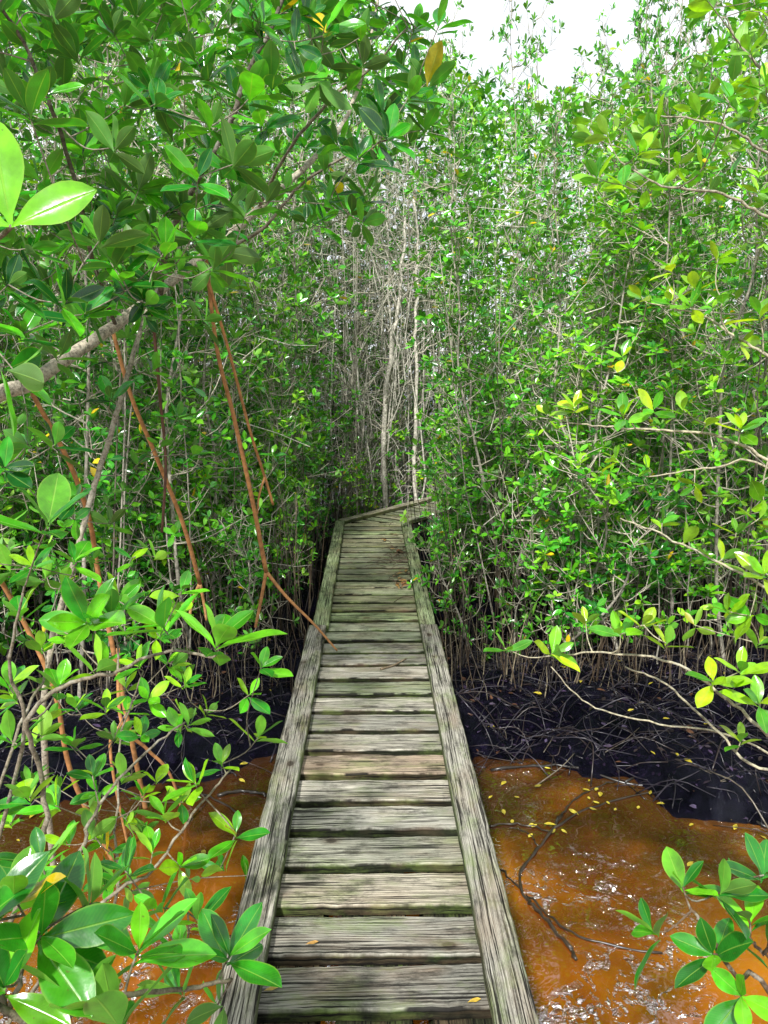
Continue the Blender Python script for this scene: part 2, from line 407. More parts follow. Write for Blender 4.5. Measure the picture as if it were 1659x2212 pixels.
while y<7.45:
    tn=np.array(tints[r.randint(6)])*r.uniform(0.75,1.12)
    if abs(y-2.62)<0.09: tn=np.array((1.12,0.92,0.78))
    if y>4.3: tn=tn*np.array((0.93,1.03,0.80))
    wd=0.1825-r.uniform(0.036,0.046)
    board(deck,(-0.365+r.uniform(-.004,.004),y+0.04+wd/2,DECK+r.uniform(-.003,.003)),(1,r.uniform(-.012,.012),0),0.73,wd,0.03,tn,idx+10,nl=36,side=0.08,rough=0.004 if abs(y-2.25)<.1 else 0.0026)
    y+=0.1825; idx+=1
A=math.radians(36); d2=np.array([math.sin(A),math.cos(A),0]); q2=np.array([math.cos(A),-math.sin(A),0])
L0=np.array([-0.33,7.50,DECK]); R0=np.array([0.33,7.50,DECK]); W2=float(np.dot(R0-L0,q2))
a=0.0
while a<3.0:
    s1=min(W2, (a)/math.tan(A)+0.02)
    if s1>0.06:
        tn=np.array(tints[r.randint(6)])*r.uniform(0.75,1.1)*np.array((0.95,1.02,0.85))
        board(deck,L0+d2*(a+0.07)+q2*0.0,q2,s1,0.13,0.03,tn,idx+10,nl=10,side=0.1); idx+=1
    a+=0.18
o=add_obj("deck",deck.mesh("deck",M_WOOD,False,True),bw)
def rail(p0,p1,wd,seed,tn):
    m=MB(); p0=np.array(p0,float);p1=np.array(p1,float); L=np.linalg.norm(p1-p0)
    board(m,p0,(p1-p0),L,wd,0.036,tn,seed,nl=int(L*22),rough=0.0018,side=0.4)
    add_obj("curb_rail",m.mesh("curb_rail",M_WOOD,False,True),bw)
ZT=DECK+0.040
for sx in (-1,1):
    rail((sx*0.325,-1.0,ZT),(sx*0.327,1.12,ZT),0.102,200+sx,(0.88,0.87,0.84))
    rail((sx*0.327,1.125,ZT),(sx*0.327,4.28,ZT),0.102,210+sx,(0.86,0.85,0.82))
    rail((sx*0.325+(0.012 if sx<0 else 0),4.288,ZT-0.004),(sx*0.33,7.50,ZT-0.004),0.096,220+sx,(0.80,0.99,0.62))
rail(L0+(0,0,0.040)+d2*0.02,L0+d2*3.0+(0,0,0.040),0.095,231,(1.1,1.05,0.9))
rail(R0+(0,0,0.040)+d2*0.03,R0+d2*2.6+(0,0,0.040),0.095,232,(0.95,1.0,0.85))
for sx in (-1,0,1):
    m=MB(); board(m,(sx*0.235,-1.0,DECK-0.034),(0,1,0),8.4,0.19,0.12,(0.08,0.09,0.05),300+sx,nl=20,side=0.8)  # joists widened and tinted near-black, painting the shade seen through plank gaps
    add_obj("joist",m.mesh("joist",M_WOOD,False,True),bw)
for yy in (-0.4,1.15,2.7,4.28,5.9,7.4):
    for sx in (-1,1):
        m=MB(); zz=gz(sx*0.31,yy)-0.3
        P=[(sx*0.315,yy+0.09,zz),(sx*0.315,yy+0.09,zz+0.4),(sx*0.312,yy+0.09,DECK-0.15)]
        tube(m,P,[0.05,0.048,0.046],(0.12,0.10,0.08),10); add_obj("support_post",m.mesh("support_post",M_STICK),bw)

# ------------------------------------------------------------------ plant generators
GREY=(0.36,0.33,0.27); DGREY=(0.15,0.13,0.10); TWIG=(0.50,0.46,0.36)
def near_walk(x,y,m):
    if abs(x)<m and y<7.7: return True
    v=np.array([x,y])-np.array([0,7.4]); t=np.clip(np.dot(v,d2[:2]),0,3.0)
    return np.linalg.norm(v-d2[:2]*t)<m

def make_sapling(seed, H=5.6, nb=46, rad=0.6, pal='mid', low=0.04, L=0.088, leafy=1.0, comp=4, dens=0.80):
    r=np.random.RandomState(seed); tr=MB(); lv=Leaves()
    k=9; P=np.zeros((k,3)); P[:,2]=np.linspace(-0.15,H,k)
    P[1:,0]=np.cumsum(r.normal(0,0.07,k-1)); P[1:,1]=np.cumsum(r.normal(0,0.07,k-1))
    S=spline(P,4); R=np.linspace(0.017,0.003,len(S)); tube(tr,S,R,GREY,6)
    for _ in range(comp):
        az=r.uniform(0,6.28); b=np.array([math.cos(az),math.sin(az),0])*r.uniform(0.12,0.4); h=r.uniform(0.25,0.7)*H
        Q=spline([b+(0,0,-0.15),b*0.9+(0,0,h*0.4)+r.normal(0,.07,3),b*1.5+(0,0,h)],4,0.008,r)
        tube(tr,Q,np.linspace(0.008,0.003,len(Q)),GREY if r.rand()<.5 else DGREY,5)
        for s in (-1,-3,-5):
            tip=Q[s]+r.normal(0,0.06,3); tube(tr,np.array([Q[s],(Q[s]+tip)/2,tip]),[.003,.0025,.002],TWIG,3,False)
            rosette(lv,tip,Q[-1]-Q[-2]+r.normal(0,.2,3),6,L,pal,r)
    for _ in range(3):
        az=r.uniform(0,6.28); dd=np.array([math.cos(az),math.sin(az),0]); h=r.uniform(0.08,0.18)*H
        e_=r.uniform(.15,.36)
        Q=spline([(0,0,h),dd*e_*.6+(0,0,h*0.75),dd*e_+(0,0,-0.15)],4)
        tube(tr,Q,np.full(len(Q),r.uniform(.004,.007)),(0.07,0.055,0.04),5)
    for b in range(nb):
        f=((b+r.rand())/nb)**1.08; z=H*(low+(0.98-low)*f)
        ii=np.searchsorted(S[:,2],z); p0=S[min(ii,len(S)-1)]
        prof=min(1.0,0.8+0.4*f) if f<0.5 else max(0.36,1.3-0.95*f)
        Lb=rad*prof*r.uniform(0.5,1.4); az=b*2.4+r.normal(0,0.6); el=math.radians(r.uniform(-2,60)+f*12)
        dd=np.array([math.cos(az)*math.cos(el),math.sin(az)*math.cos(el),math.sin(el)])
        mid=p0+dd*Lb*0.5+r.normal(0,0.04,3)-(0,0,0.05); end=p0+dd*Lb+(0,0,0.15*Lb)+r.normal(0,0.05,3)
        Q=spline([p0,mid,end],4); tube(tr,Q,np.linspace(0.007,0.0028,len(Q)),TWIG,4,False)
        nt_=int((4.5+Lb*7)*leafy)
        for q in range(nt_):
            s=r.uniform(0.15,1.0) if q else 1.0
            pb=Q[min(int(s*(len(Q)-1)),len(Q)-1)]
            if q==0: tip=pb; ax=Q[-1]-Q[-2]
            else:
                td=unit(dd*0.4+r.normal(0,0.6,3)+(0,0,0.4)); tl=r.uniform(0.07,0.32); tip=pb+td*tl; ax=td
                tube(tr,np.array([pb,pb+td*tl*0.5+r.normal(0,.012,3),tip]),[0.0036,0.003,0.0024],TWIG,3,False)
            if r.rand()<dens:
                rosette(lv,tip,unit(ax)+np.array([0,0,0.35])+r.normal(0,.15,3),r.randint(4,8),L*r.uniform(0.7,1.2),pal,r)
    return tr.mesh("trunk",M_STICK), lv.build("crown")

variants=[make_sapling(s_,pal=p_,rad=0.56+0.05*(s_%3)) for s_,p_ in [(11,'mid'),(12,'bright'),(13,'mid'),(14,'bright'),(15,'deep'),(16,'mid')]]
small=[make_sapling(s_,H=1.6,nb=16,rad=0.40,pal=p_,low=0.08,L=0.086,leafy=0.95,comp=2) for s_,p_ in [(31,'mid'),(32,'bright'),(33,'deep'),(34,'mid')]]
mediums=[make_sapling(s_,H=3.0,nb=31,rad=0.54,pal=p_,low=0.06,leafy=1.0,comp=3) for s_,p_ in [(61,'mid'),(62,'bright'),(63,'deep')]]
bare=make_sapling(41,H=5.2,nb=44,rad=0.65,pal='mid',low=0.06,leafy=1.0,dens=0.42,L=0.072)

def sky_el(az):
    return np.interp(az,[-40,-5,2,4.5,7,9,12,15,18,20,22,24,30],[27,26,23.5,21.5,20.2,19.4,18.6,18.2,18.0,19.0,20.5,22.5,27])
placed=[]
def place_tree(x,y,var,sc,label,cat="tree",group="dense mangrove saplings around the boardwalk",name="mangrove_tree",tilt=0.05):
    e=thing(name,label,cat,(x,y,max(gz(x,y),0.0)),group)
    e.rotation_euler=(rng.normal(0,tilt),rng.normal(0,tilt),rng.uniform(0,6.28))
    for nm,me in zip(("trunk","crown"),var):
        o=add_obj(nm,me if me.users==0 else me.copy(),e); o.scale=sc
    placed.append((x,y))
LAB="slender grey-stemmed mangrove with dense small green leaves on mud"
r=np.random.RandomState(5); cnt=0; tries=0
while cnt<105 and tries<20000:
    tries+=1
    y=4.8+(r.rand()**1.1)*6.2; x=r.uniform(-1,1)*(0.55*y+1.2)
    if near_walk(x,y,0.80): continue
    if -0.3<x<0.45 and 8.0<y<9.6: continue
    if y<5.3 and abs(x)<1.0: continue
    md=0.48+0.03*(y-4.7)
    if any((x-a)**2+(y-b)**2<md*md for a,b in placed): continue
    az=math.degrees(math.atan2(x,y)); D=math.hypot(x,y)
    top=min(2.0+D*math.tan(math.radians(sky_el(az))),6.8)*r.uniform(0.78,1.0)
    s=top/5.6; sh=min(max(s,0.85),1.15)
    v_=bare if (-0.9<x<0.7 and 7.9<y<11.3) else variants[r.randint(len(variants))]
    place_tree(x,y,v_,(sh,sh,s),LAB); cnt+=1
for (x,y,h) in [(-2.3,3.5,4.6),(-1.75,4.25,4.6),(-2.9,4.4,5),(2.45,3.9,4.2),(2.3,4.65,4.0),(3.0,4.3,5.0),(1.45,4.95,3.4),(-1.2,4.8,4.4)]:
    s=h/5.6; place_tree(x,y,variants[r.randint(len(variants))],(0.85,0.85,s),LAB)
for (x,y) in [(0.2,9.9),(-0.2,9.5),(0.45,10.4),(0.0,10.7),(-0.3,10.1),(0.1,11.2),(0.6,9.9)]:
    place_tree(x,y,bare,(1,1,r.uniform(0.85,1.0)),"sparse grey-stemmed mangrove with many bare twigs")
for azd,D,el in [(10.6,7.0,24.5),(12.2,7.4,21.5),(17.2,7.2,22.5),(18.6,7.0,24.5),(19.4,7.3,23.5),(15.0,8.0,20.5),(6.5,8.5,21.5),(20.2,6.6,24.5),(21.5,6.4,26)]:
    a_=math.radians(azd); h=2+D*math.tan(math.radians(el)); x,y=D*math.sin(a_),D*math.cos(a_)
    place_tree(x,y,variants[[0,2,4][int(azd)%3]],(0.50,0.50,h/5.6),"tall narrow mangrove leader rising above its neighbours",tilt=0.02)
placed2=[]; cnt=0; tries=0
while cnt<50 and tries<8000:
    tries+=1
    y=4.9+r.rand()*5.2; x=r.uniform(-1,1)*(0.5*y+0.6)
    if near_walk(x,y,0.70): continue
    if abs(x)<0.8 and y>8: continue
    if any((x-a)**2+(y-b)**2<0.45**2 for a,b in placed2): continue
    s=r.uniform(0.55,1.15); placed2.append((x,y))
    place_tree(x,y,mediums[r.randint(3)],(s*.95,s*.95,s),"half grown leafy mangrove shrub on dark mud","bush","half grown mangrove shrubs","mangrove_shrub",0.09); cnt+=1
for (x,y,s) in [(1.25,7.1,.8),(1.0,6.3,.7),(-0.95,6.2,.65)]:
    place_tree(x,y,mediums[r.randint(3)],(s*.95,s*.95,s),"half grown leafy mangrove shrub on dark mud","bush","half grown mangrove shrubs","mangrove_shrub",0.05)
cnt=0; tries=0
while cnt<84 and tries<8000:
    tries+=1
    y=4.7+r.rand()**1.7*5; x=r.uniform(-1,1)*(0.5*y+0.9)
    if near_walk(x,y,0.55): continue
    if y<4.95 and r.rand()<0.4: continue
    s=r.uniform(0.45,1.0)
    if near_walk(x,y,0.8): s*=0.7
    place_tree(x,y,small[r.randint(4)],(s,s,s),"small young mangrove bush on dark mud","bush","young mangrove bushes","mangrove_bush",0.12); cnt+=1
for (x,y,s) in [(0.68,6.9,0.7),(0.72,7.35,0.8),(0.9,7.6,0.9),(1.15,8.0,0.95),(0.85,7.0,0.9),(0.65,6.2,.5),(-0.62,6.6,0.5),(-0.65,7.4,0.7),(-0.55,8.0,0.8),(1.5,8.5,1.0),(0.1,9.0,0.55),(0.6,9.3,.7),(-0.25,8.7,.6)]:
    place_tree(x,y,small[r.randint(4)],(s,s,s),"small young mangrove bush beside the boardwalk","bush","young mangrove bushes","mangrove_bush")

# ---- far thicket
r=np.random.RandomState(9)
n=19000; n2_=3500
az=np.radians(np.concatenate([r.uniform(-44,44,n),r.uniform(-9,9,n2_)])); n+=n2_; D=10.0+r.rand(n)**1.5*7.5
el=np.array([sky_el(a_) for a_ in np.degrees(az)])-r.uniform(0.2,2.0,n)
ztop=np.minimum(2.0+D*np.tan(np.radians(el)),8.8)
z=0.3+(ztop-0.3)*r.rand(n)**0.85
cx=D*np.sin(az); cy=D*np.cos(az)
keep=np.array([mnoise.noise(Vector((a_*0.9,b_*0.9,c_*0.9)))>-0.25 for a_,b_,c_ in zip(cx,cy,z)])
C=np.stack([cx,cy,z],1)[keep]; n=len(C)
k=6; Ax=r.normal(0,0.35,(n,3))+np.array([0,-0.15,1.0]); Ax/=np.linalg.norm(Ax,axis=1)[:,None]
Ax=np.repeat(Ax,k,0); Cc=np.repeat(C,k,0); m_=n*k
rd=r.normal(0,1,(m_,3)); rd-=Ax*np.sum(rd*Ax,1)[:,None]; rd/=np.linalg.norm(rd,axis=1)[:,None]
ph=np.radians(r.uniform(22,82,m_))[:,None]
d_=Ax*np.cos(ph)+rd*np.sin(ph); nn=Ax*np.sin(ph)-rd*np.cos(ph)
Lf=r.uniform(0.08,0.13,m_)
pal=np.array(GREENS['mid']+GREENS['bright']+GREENS['yellow'][:1]+GREENS['deep']); base=pal[r.randint(len(pal),size=n)].repeat(k,0)*r.uniform(0.6,1.25,(m_,1))
Arr=np.concatenate([Cc+rd*0.03,d_,nn,Lf[:,None],Lf[:,None]*0.42,np.full((m_,1),0.12),base],1)
o=add_obj("mangrove_thicket",leaves_from_array(Arr,"mangrove_thicket",'far',0.0,M_LEAF_S)); o["kind"]="stuff"; o["label"]="far dense mass of green mangrove foliage"; o["category"]="thicket"
m=MB()
for _ in range(900):
    a_=math.radians(r.uniform(-42,42)); D_=r.uniform(9.2,15); x=D_*math.sin(a_); y=D_*math.cos(a_)
    if near_walk(x,y,0.6): continue
    h=r.uniform(2.5,5.0); P=[np.array([x,y,-0.1])]
    P+= [P[0]+np.array([r.normal(0,.15),r.normal(0,.15),h*f]) for f in (.35,.7,1.0)]
    rr=r.uniform(0.005,0.015); tube(m,spline(P,3),np.linspace(rr,rr*.4,10),np.array(GREY)*r.uniform(0.3,1.6),4,False)
for _ in range(60):
    x=r.normal(0.0,0.55); y=r.uniform(8.7,10)
    if near_walk(x,y,0.5): continue
    h=r.uniform(2.0,4.6); P=[np.array([x,y,-0.1])]
    P+= [P[0]+np.array([r.normal(0,.12),r.normal(0,.12),h*f]) for f in (.35,.7,1.0)]
    rr=r.uniform(0.006,0.014); tube(m,spline(P,3,.006),np.linspace(rr,rr*.4,10),np.array((.55,.52,.44))*r.uniform(0.7,1.2),5,False)
for q in range(9500):
    if q<3200: x=r.normal(0.0,0.7); y=r.uniform(8.6,10.6); z=r.uniform(0.5,4.6)
    else:
        y=r.uniform(5.0,11); x=r.uniform(-1,1)*(0.55*y+.5); z=r.uniform(0.4,1.0+2.2*r.rand()+2.0*r.rand())
        z=min(z,1.1+math.hypot(x,y)*math.tan(math.radians(sky_el(math.degrees(math.atan2(x,y))))))
        if near_walk(x,y,0.75): continue
    if near_walk(x,y,0.5): continue
    b=np.array([x,y,z]); az=r.uniform(0,6.28); L=r.uniform(0.15,0.65); el=r.normal(0.7,0.6)
    e=b+L*np.array([math.cos(az)*math.cos(el),math.sin(az)*math.cos(el),math.sin(el)])
    rr=r.uniform(0.002,0.005); tube(m,[b,(b+e)/2+r.normal(0,.04,3),e],[rr,rr*.8,rr*.5],np.array((0.58,0.55,0.46))*(r.uniform(0.65,1.3) if q<3200 else r.uniform(.4,1.2)),3,False)
o=add_obj("thicket_stems",m.mesh("thicket_stems",M_STICK)); o["kind"]="stuff"; o["label"]="many thin grey stems and twigs of the mangrove thicket"; o["category"]="stems"

for pts,r0 in [([(835,1075,8.9),(832,880,8.9),(850,720,8.9),(868,600,8.9),(875,470,9.0)],0.034),
               ([(897,1060,8.95),(898,880,8.95),(899,700,8.95),(902,560,9.0),(893,430,9.0)],0.027),
               ([(815,1060,9.0),(845,820,9.0),(842,640,9.0),(835,480,9.1)],0.016),
               ([(770,1040,9.2),(790,800,9.3),(800,600,9.4),(815,420,9.5)],0.013),([(925,1040,9.5),(915,800,9.5),(925,640,9.6),(940,500,9.6)],0.012)]:
    P=[at(*p) for p in pts]; P[0]=np.array([P[0][0],P[0][1],gz(P[0][0],P[0][1])-0.1])
    m=MB(); S=spline(P,5,0.015); tube(m,S,np.linspace(r0,r0*0.4,len(S)),(0.56,0.52,0.44),8)
    for q in range(18):
        s=S[r.randint(4,len(S)-2)]; e=s+np.array([r.uniform(-.7,.7),r.uniform(-.4,.3),r.uniform(-.1,.6)])
        Q=spline([s,(s+e)/2+r.normal(0,.05,3),e],3,0.01); tube(m,Q,np.linspace(r0*0.3,0.003,len(Q)),(0.5,0.46,0.37),5)
    o=add_obj("dead_tree",m.mesh("dead_tree",M_STICK)); o["label"]="pale leafless dead trunk among thick mangroves"; o["category"]="dead tree"; o["group"]="dead trunks in the thicket"

m=MB()
for _ in range(3600):
    y=4.2+r.rand()**1.3*6.5; x=r.uniform(-1,1)*(0.55*y+0.6)
    if near_walk(x,y,0.46): continue
    h=r.uniform(0.12,0.5) if y<5.0 else r.uniform(0.2,1.3)
    b=np.array([x,y,gz(x,y)-0.05]); l=r.normal(0,0.09*h+0.02,3); l[2]=h
    c=[(0.11,0.09,0.065),(0.04,0.034,0.03),(0.24,0.20,0.13),(0.10,0.07,0.045)][r.randint(4)]
    rr=r.uniform(0.002,0.0055)
    tube(m,[b,b+l*0.5+r.normal(0,0.015,3),b+l],[rr,rr*0.8,rr*0.4],c,4,False)
o=add_obj("breathing_roots",m.mesh("breathing_roots",M_STICK)); o["kind"]="stuff"; o["label"]="crowd of thin upright mangrove roots and stems in black mud"; o["category"]="roots"
m=MB()
for _ in range(2600):
    x=r.uniform(0.45,3.3)*(1 if r.rand()<0.6 else -1); y=bank(x)+0.05+r.rand()*2.1
    b=np.array([x,y,max(gz(x,y),0)+0.003]); az=r.uniform(0,6.28); L=r.uniform(0.06,0.38)
    e=b+np.array([math.cos(az)*L,math.sin(az)*L,0])
    if near_walk(e[0],e[1],0.42) or gz(e[0],e[1])<-0.03: continue
    e[2]=max(gz(e[0],e[1]),0)+r.uniform(0,0.05); md=(b+e)/2+(0,0,r.uniform(0.0,0.2)*L)+r.normal(0,0.025,3)
    c=[(0.015,0.012,0.016),(0.008,0.006,0.010),(0.03,0.025,0.035),(0.03,0.02,0.018)][r.randint(4)]
    if r.rand()<0.03: c=(0.12,0.10,0.07)
    Q=spline([b,md,e],3); rr=r.uniform(0.0015,0.005); tube(m,Q,np.linspace(rr,rr*0.5,len(Q)),c,4)
o=add_obj("fallen_twigs",m.mesh("fallen_twigs",M_WETSTICK)); o["kind"]="stuff"; o["label"]="tangle of dark fallen twigs and roots on mud"; o["category"]="twigs"
lv=Leaves()
for _ in range(1500):
    x=r.uniform(0.42,3.2)*(1 if r.rand()<0.7 else -1); y=bank(x)-0.3*r.rand()**2+r.rand()*2.1
    wet=gz(x,y)<0
    if wet and r.rand()<0.85: continue
    az=r.uniform(0,6.28); d=unit(np.array([math.cos(az),math.sin(az),0.0 if wet else r.normal(0,.15)]))
    n=unit(np.array([0,0,1.0])-d*d[2]+ (0 if wet else 1)*np.cross(d,[0,0,1])*r.normal(0,.3)); l=r.uniform(0.02,0.055)
    c=[(0.05,0.03,0.07),(0.04,0.025,0.05),(0.03,0.02,0.02),(0.02,0.012,0.012),(0.09,0.04,0.02),(0.07,0.05,0.10),(0.02,0.012,0.02)][r.randint(7)]
    if r.rand()<0.05 or wet: c=(0.42,0.34,0.03)
    lv.leaf(np.array([x,y,max(gz(x,y),0.0)+0.010]),d,n,l,l*0.42,0.05,np.array(c))
o=add_obj("fallen_leaves",lv.build("fallen_leaves",mat=M_DEAD)); o["kind"]="stuff"; o["label"]="dark brown and yellow fallen leaves on wet mud"; o["category"]="fallen leaves"

# ------------------------------------------------------------------ branch growing for near plants
def grow(stem_mb, lv, nodes, targets, r, pal, tint=TWIG, yel=0.008, lod=6, th=1.0):
    nd=[np.array(n[:3]) for n in nodes]; nr=[n[3] for n in nodes]
    arr0=np.array(nd)
    targets=sorted(targets,key=lambda t: np.min(np.linalg.norm(arr0-t[0],axis=1)))
    for tg in targets:
        p=np.array(tg[0]); L,k=tg[1],tg[2]
        A_=np.array(nd); dist=np.linalg.norm(A_-p,axis=1)
        cost=dist+np.where(A_[:,2]>p[2]-0.02,0.25*dist,0)+r.uniform(0,0.03,len(A_))
        i=int(np.argmin(cost)); q=A_[i]; dd=p-q; ln=np.linalg.norm(dd)
        perp=r.normal(0,0.07*ln,3); mid=q+dd*0.5+perp+np.array([0,0,-0.06*ln])
        Q=spline([q,mid,p],max(3,min(8,int(ln/0.04))),0.0,r)
        r0=min(nr[i]*0.75,(0.0018+0.006*ln)*th); R=np.linspace(r0,0.0014,len(Q))
        tube(stem_mb,Q,R,np.array(tint)*r.uniform(0.8,1.15),lod,False)
        for a_,b_ in zip(Q[1:],R[1:]): nd.append(a_); nr.append(max(b_,0.0025))
        ax=tg[3] if len(tg)>3 else unit(unit(Q[-1]-Q[-2])*0.6+np.array([0,0,0.7])+r.normal(0,0.25,3))
        rosette(lv,p,ax,k,L,pal,r,yel=yel)
        if ln>0.22 and r.rand()<0.7:
            rosette(lv,Q[len(Q)//2],unit(dd)+r.normal(0,.4,3),3,L*0.8,pal,r,yel=yel,spread=(50,85))
def stem(mb, pts, r0, r1, tint, n=8, jit=0.0015, per=7):
    P=[at(*p) if not isinstance(p,np.ndarray) else p for p in pts]
    S=spline(P,per,jit); R=np.linspace(r0,r1,len(S)); tube(mb,S,R,tint,n)
    return [(*a_,b_) for a_,b_ in zip(S,R)]
def gnd(x,y): return np.array([x,y,gz(x,y)-0.15])

r=np.random.RandomState(21)
T=thing("red_mangrove_tree","leaning mangrove with grey trunk, red prop roots and glossy leaves","tree",tuple(gnd(-2.2,2.5)))
def child(name, mesh_or_mb, parent, mat=None):
    me=mesh_or_mb.mesh(name,mat) if isinstance(mesh_or_mb,MB) else mesh_or_mb
    o=add_obj(name,me,parent); o.location=-np.array(parent.location); return o
def branch_child(parent, pts, *a):
    b=MB(); n=stem(b,pts,*a); child("branch",b,parent,M_BARK); return n
tr=MB(); lv=Leaves(); tw=MB()
n1=stem(tr,[gnd(-2.2,2.5),np.array([-1.95,2.45,1.2]),(-60,900,2.5),(75,822,2.6),(250,702,2.9),(430,562,3.15),(560,450,3.35),(680,340,3.5),(745,260,3.6),(790,130,3.65),(830,-80,3.7)],0.033,0.005,(0.46,0.40,0.31),12,0.002)
n2=branch_child(T,[(325,650,2.98),(290,760,2.9),(250,900,2.85),(205,1050,2.85),(155,1230,2.85),(110,1400,2.85),(95,1600,2.9),gnd(-1.33,2.85)],0.009,0.013,(0.34,0.30,0.23),8)
n3=branch_child(T,[(345,640,2.95),(362,530,2.6),(420,400,2.4),(490,280,2.3),(538,150,2.25),(600,30,2.2),(640,-120,2.2)],0.012,0.005,(0.15,0.13,0.10),8)
n4=branch_child(T,[(250,702,2.9),(200,560,2.3),(160,380,2.0),(90,180,1.8),(20,40,1.7),(-80,-80,1.6)],0.008,0.003,(0.14,0.12,0.09),8)
n5=branch_child(T,[(560,450,3.35),(620,330,3.0),(720,210,2.8),(800,150,2.7),(880,60,2.6)],0.008,0.003,(0.24,0.2,0.15),8)
n6=branch_child(T,[(-60,900,2.5),(-40,700,1.8),(-30,560,1.2),(25,490,0.95)],0.007,0.003,(0.2,0.17,0.12),8)
n7=branch_child(T,[(430,562,3.15),(560,500,3.0),(650,400,2.9),(760,330,2.8),(850,300,2.75)],0.008,0.003,(0.24,0.2,0.15),8)
nodes=n1+n3+n4+n5+n6+n7
tg=[]
def inside(u,v):
    if u<330: return v<700
    if u<500: return v<600
    if u<800: return v<500-(u-500)*0.05
    return v<370-(u-800)*0.25
c=0
while c<560:
    u=r.uniform(-350,955); v=r.uniform(-380,700)
    if not inside(u,v): continue
    z=r.uniform(1.8,3.7) if u>250 else r.uniform(1.6,3.4)
    if u>600 and z<2.1: continue
    tg.append((at(u,v,z),r.uniform(0.085,0.115),r.randint(5,9))); c+=1
for (u,v,z,L,k) in [(215,520,1.7,0.1,6),(30,800,1.5,0.11,5),(120,960,2.0,0.10,6),(445,690,2.6,0.10,6),(490,545,2.3,0.10,6),(240,500,2.1,0.11,7),(130,770,2.2,.1,6),(50,720,1.9,.1,6),
                    (60,240,1.4,0.11,6),(330,610,2.3,0.1,7),(185,690,2.3,0.1,6),(85,610,2.0,0.105,7),(150,520,2.0,0.11,6),(555,590,3.0,0.1,6),(700,480,2.8,0.1,6),(420,980,2.9,0.1,5),(385,900,3.0,.1,6),(240,860,2.7,.1,5),(330,800,2.9,.1,5),
                    (660,170,2.0,.1,7),(700,60,2.1,.1,7),(560,80,2.0,.1,7),(780,80,2.3,.1,7),(900,60,2.5,.1,6),(900,160,2.5,.1,6),(830,240,2.5,.1,6),(920,280,2.7,.1,6),(760,460,2.7,.1,6),
                    (60,960,2.2,.1,6),(10,1010,2.0,.1,6),(160,1080,2.6,.09,6),(300,1000,3.0,.09,6),(240,1130,3.0,.09,6),(60,1100,2.3,.09,6)]:
    tg.append((at(u,v,z),L,k))
grow(tw,lv,nodes+n2[:34],tg,r,'canopy',(0.26,0.23,0.17),th=0.8)
# big close pair at the end of the near branch: one leaf straight up, one to the side
tip=at(25,490,0.95)
for dv,L_ in [((-0.15,0.05,1.0),0.135),((0.85,0.1,0.42),0.115),((-0.9,0.1,0.25),0.10)]:
    d=unit(np.array(dv)); n_=unit(np.array([0.1,-1.0,0.35])); n_=unit(n_-d*np.dot(n_,d))
    lv.leaf(tip,d,n_,L_,L_*0.46,0.08,np.array((0.16,0.50,0.012)))
RD=(0.42,0.20,0.075)
def roots(lst):
    b=MB()
    for pts,a_,b_,tn in lst: stem(b,pts,a_,b_,tn,8,0.0)
    child("prop_root",b,T,M_ROOT)
roots([([(445,560,3.2),(470,760,3.35),(505,900,3.5),(545,1080,3.75),(575,1235,3.95)],0.008,0.012,RD),
 ([(575,1235,3.95),(620,1290,4.0),(680,1350,4.06),(728,1405,4.10)],0.010,0.005,RD),
 ([(575,1235,3.95),(565,1290,3.98),(552,1355,4.0)],0.010,0.008,RD)])
roots([([(445,590,3.2),(495,760,3.4),(540,930,3.6),(572,1030,3.8),(590,1090,3.9)],0.007,0.007,RD),
 ([(572,1030,3.8),(560,1070,3.8),(556,1110,3.8)],0.006,0.004,RD)])
roots([([(245,720,2.95),(285,860,3.1),(335,980,3.3),(395,1130,3.6),(432,1260,3.85)],0.008,0.011,RD),
 ([(432,1260,3.85),(415,1300,3.9),(410,1330,3.9)],0.010,0.007,(0.5,0.26,0.10)),
 ([(432,1260,3.85),(440,1300,3.9),(446,1340,3.9)],0.009,0.006,(0.5,0.26,0.10))])
roots([([(70,850,2.6),(150,1000,2.8),(195,1130,3.0),(222,1290,3.2),gnd(-1.05,3.3)],0.008,0.012,RD)])
roots([([(330,680,3.0),(345,850,3.15),(358,1000,3.3),(350,1150,3.4)],0.007,0.006,(0.12,0.06,0.04))])
roots([([(-40,1180,2.5),(60,1360,2.7),(120,1500,2.8),(165,1700,3.0),gnd(-1.0,2.95)],0.008,0.010,RD)])
roots([([(255,1400,3.1),(263,1560,3.1),(320,1620,3.2),(375,1690,3.3),gnd(-0.82,3.2)],0.008,0.006,RD),
 ([(263,1560,3.1),(240,1640,3.1),gnd(-1.02,3.0)],0.007,0.006,RD)])
child("trunk",tr,T,M_BARK); child("twig",tw,T,M_BARK); child("crown",lv.build("crown",'hi'),T)

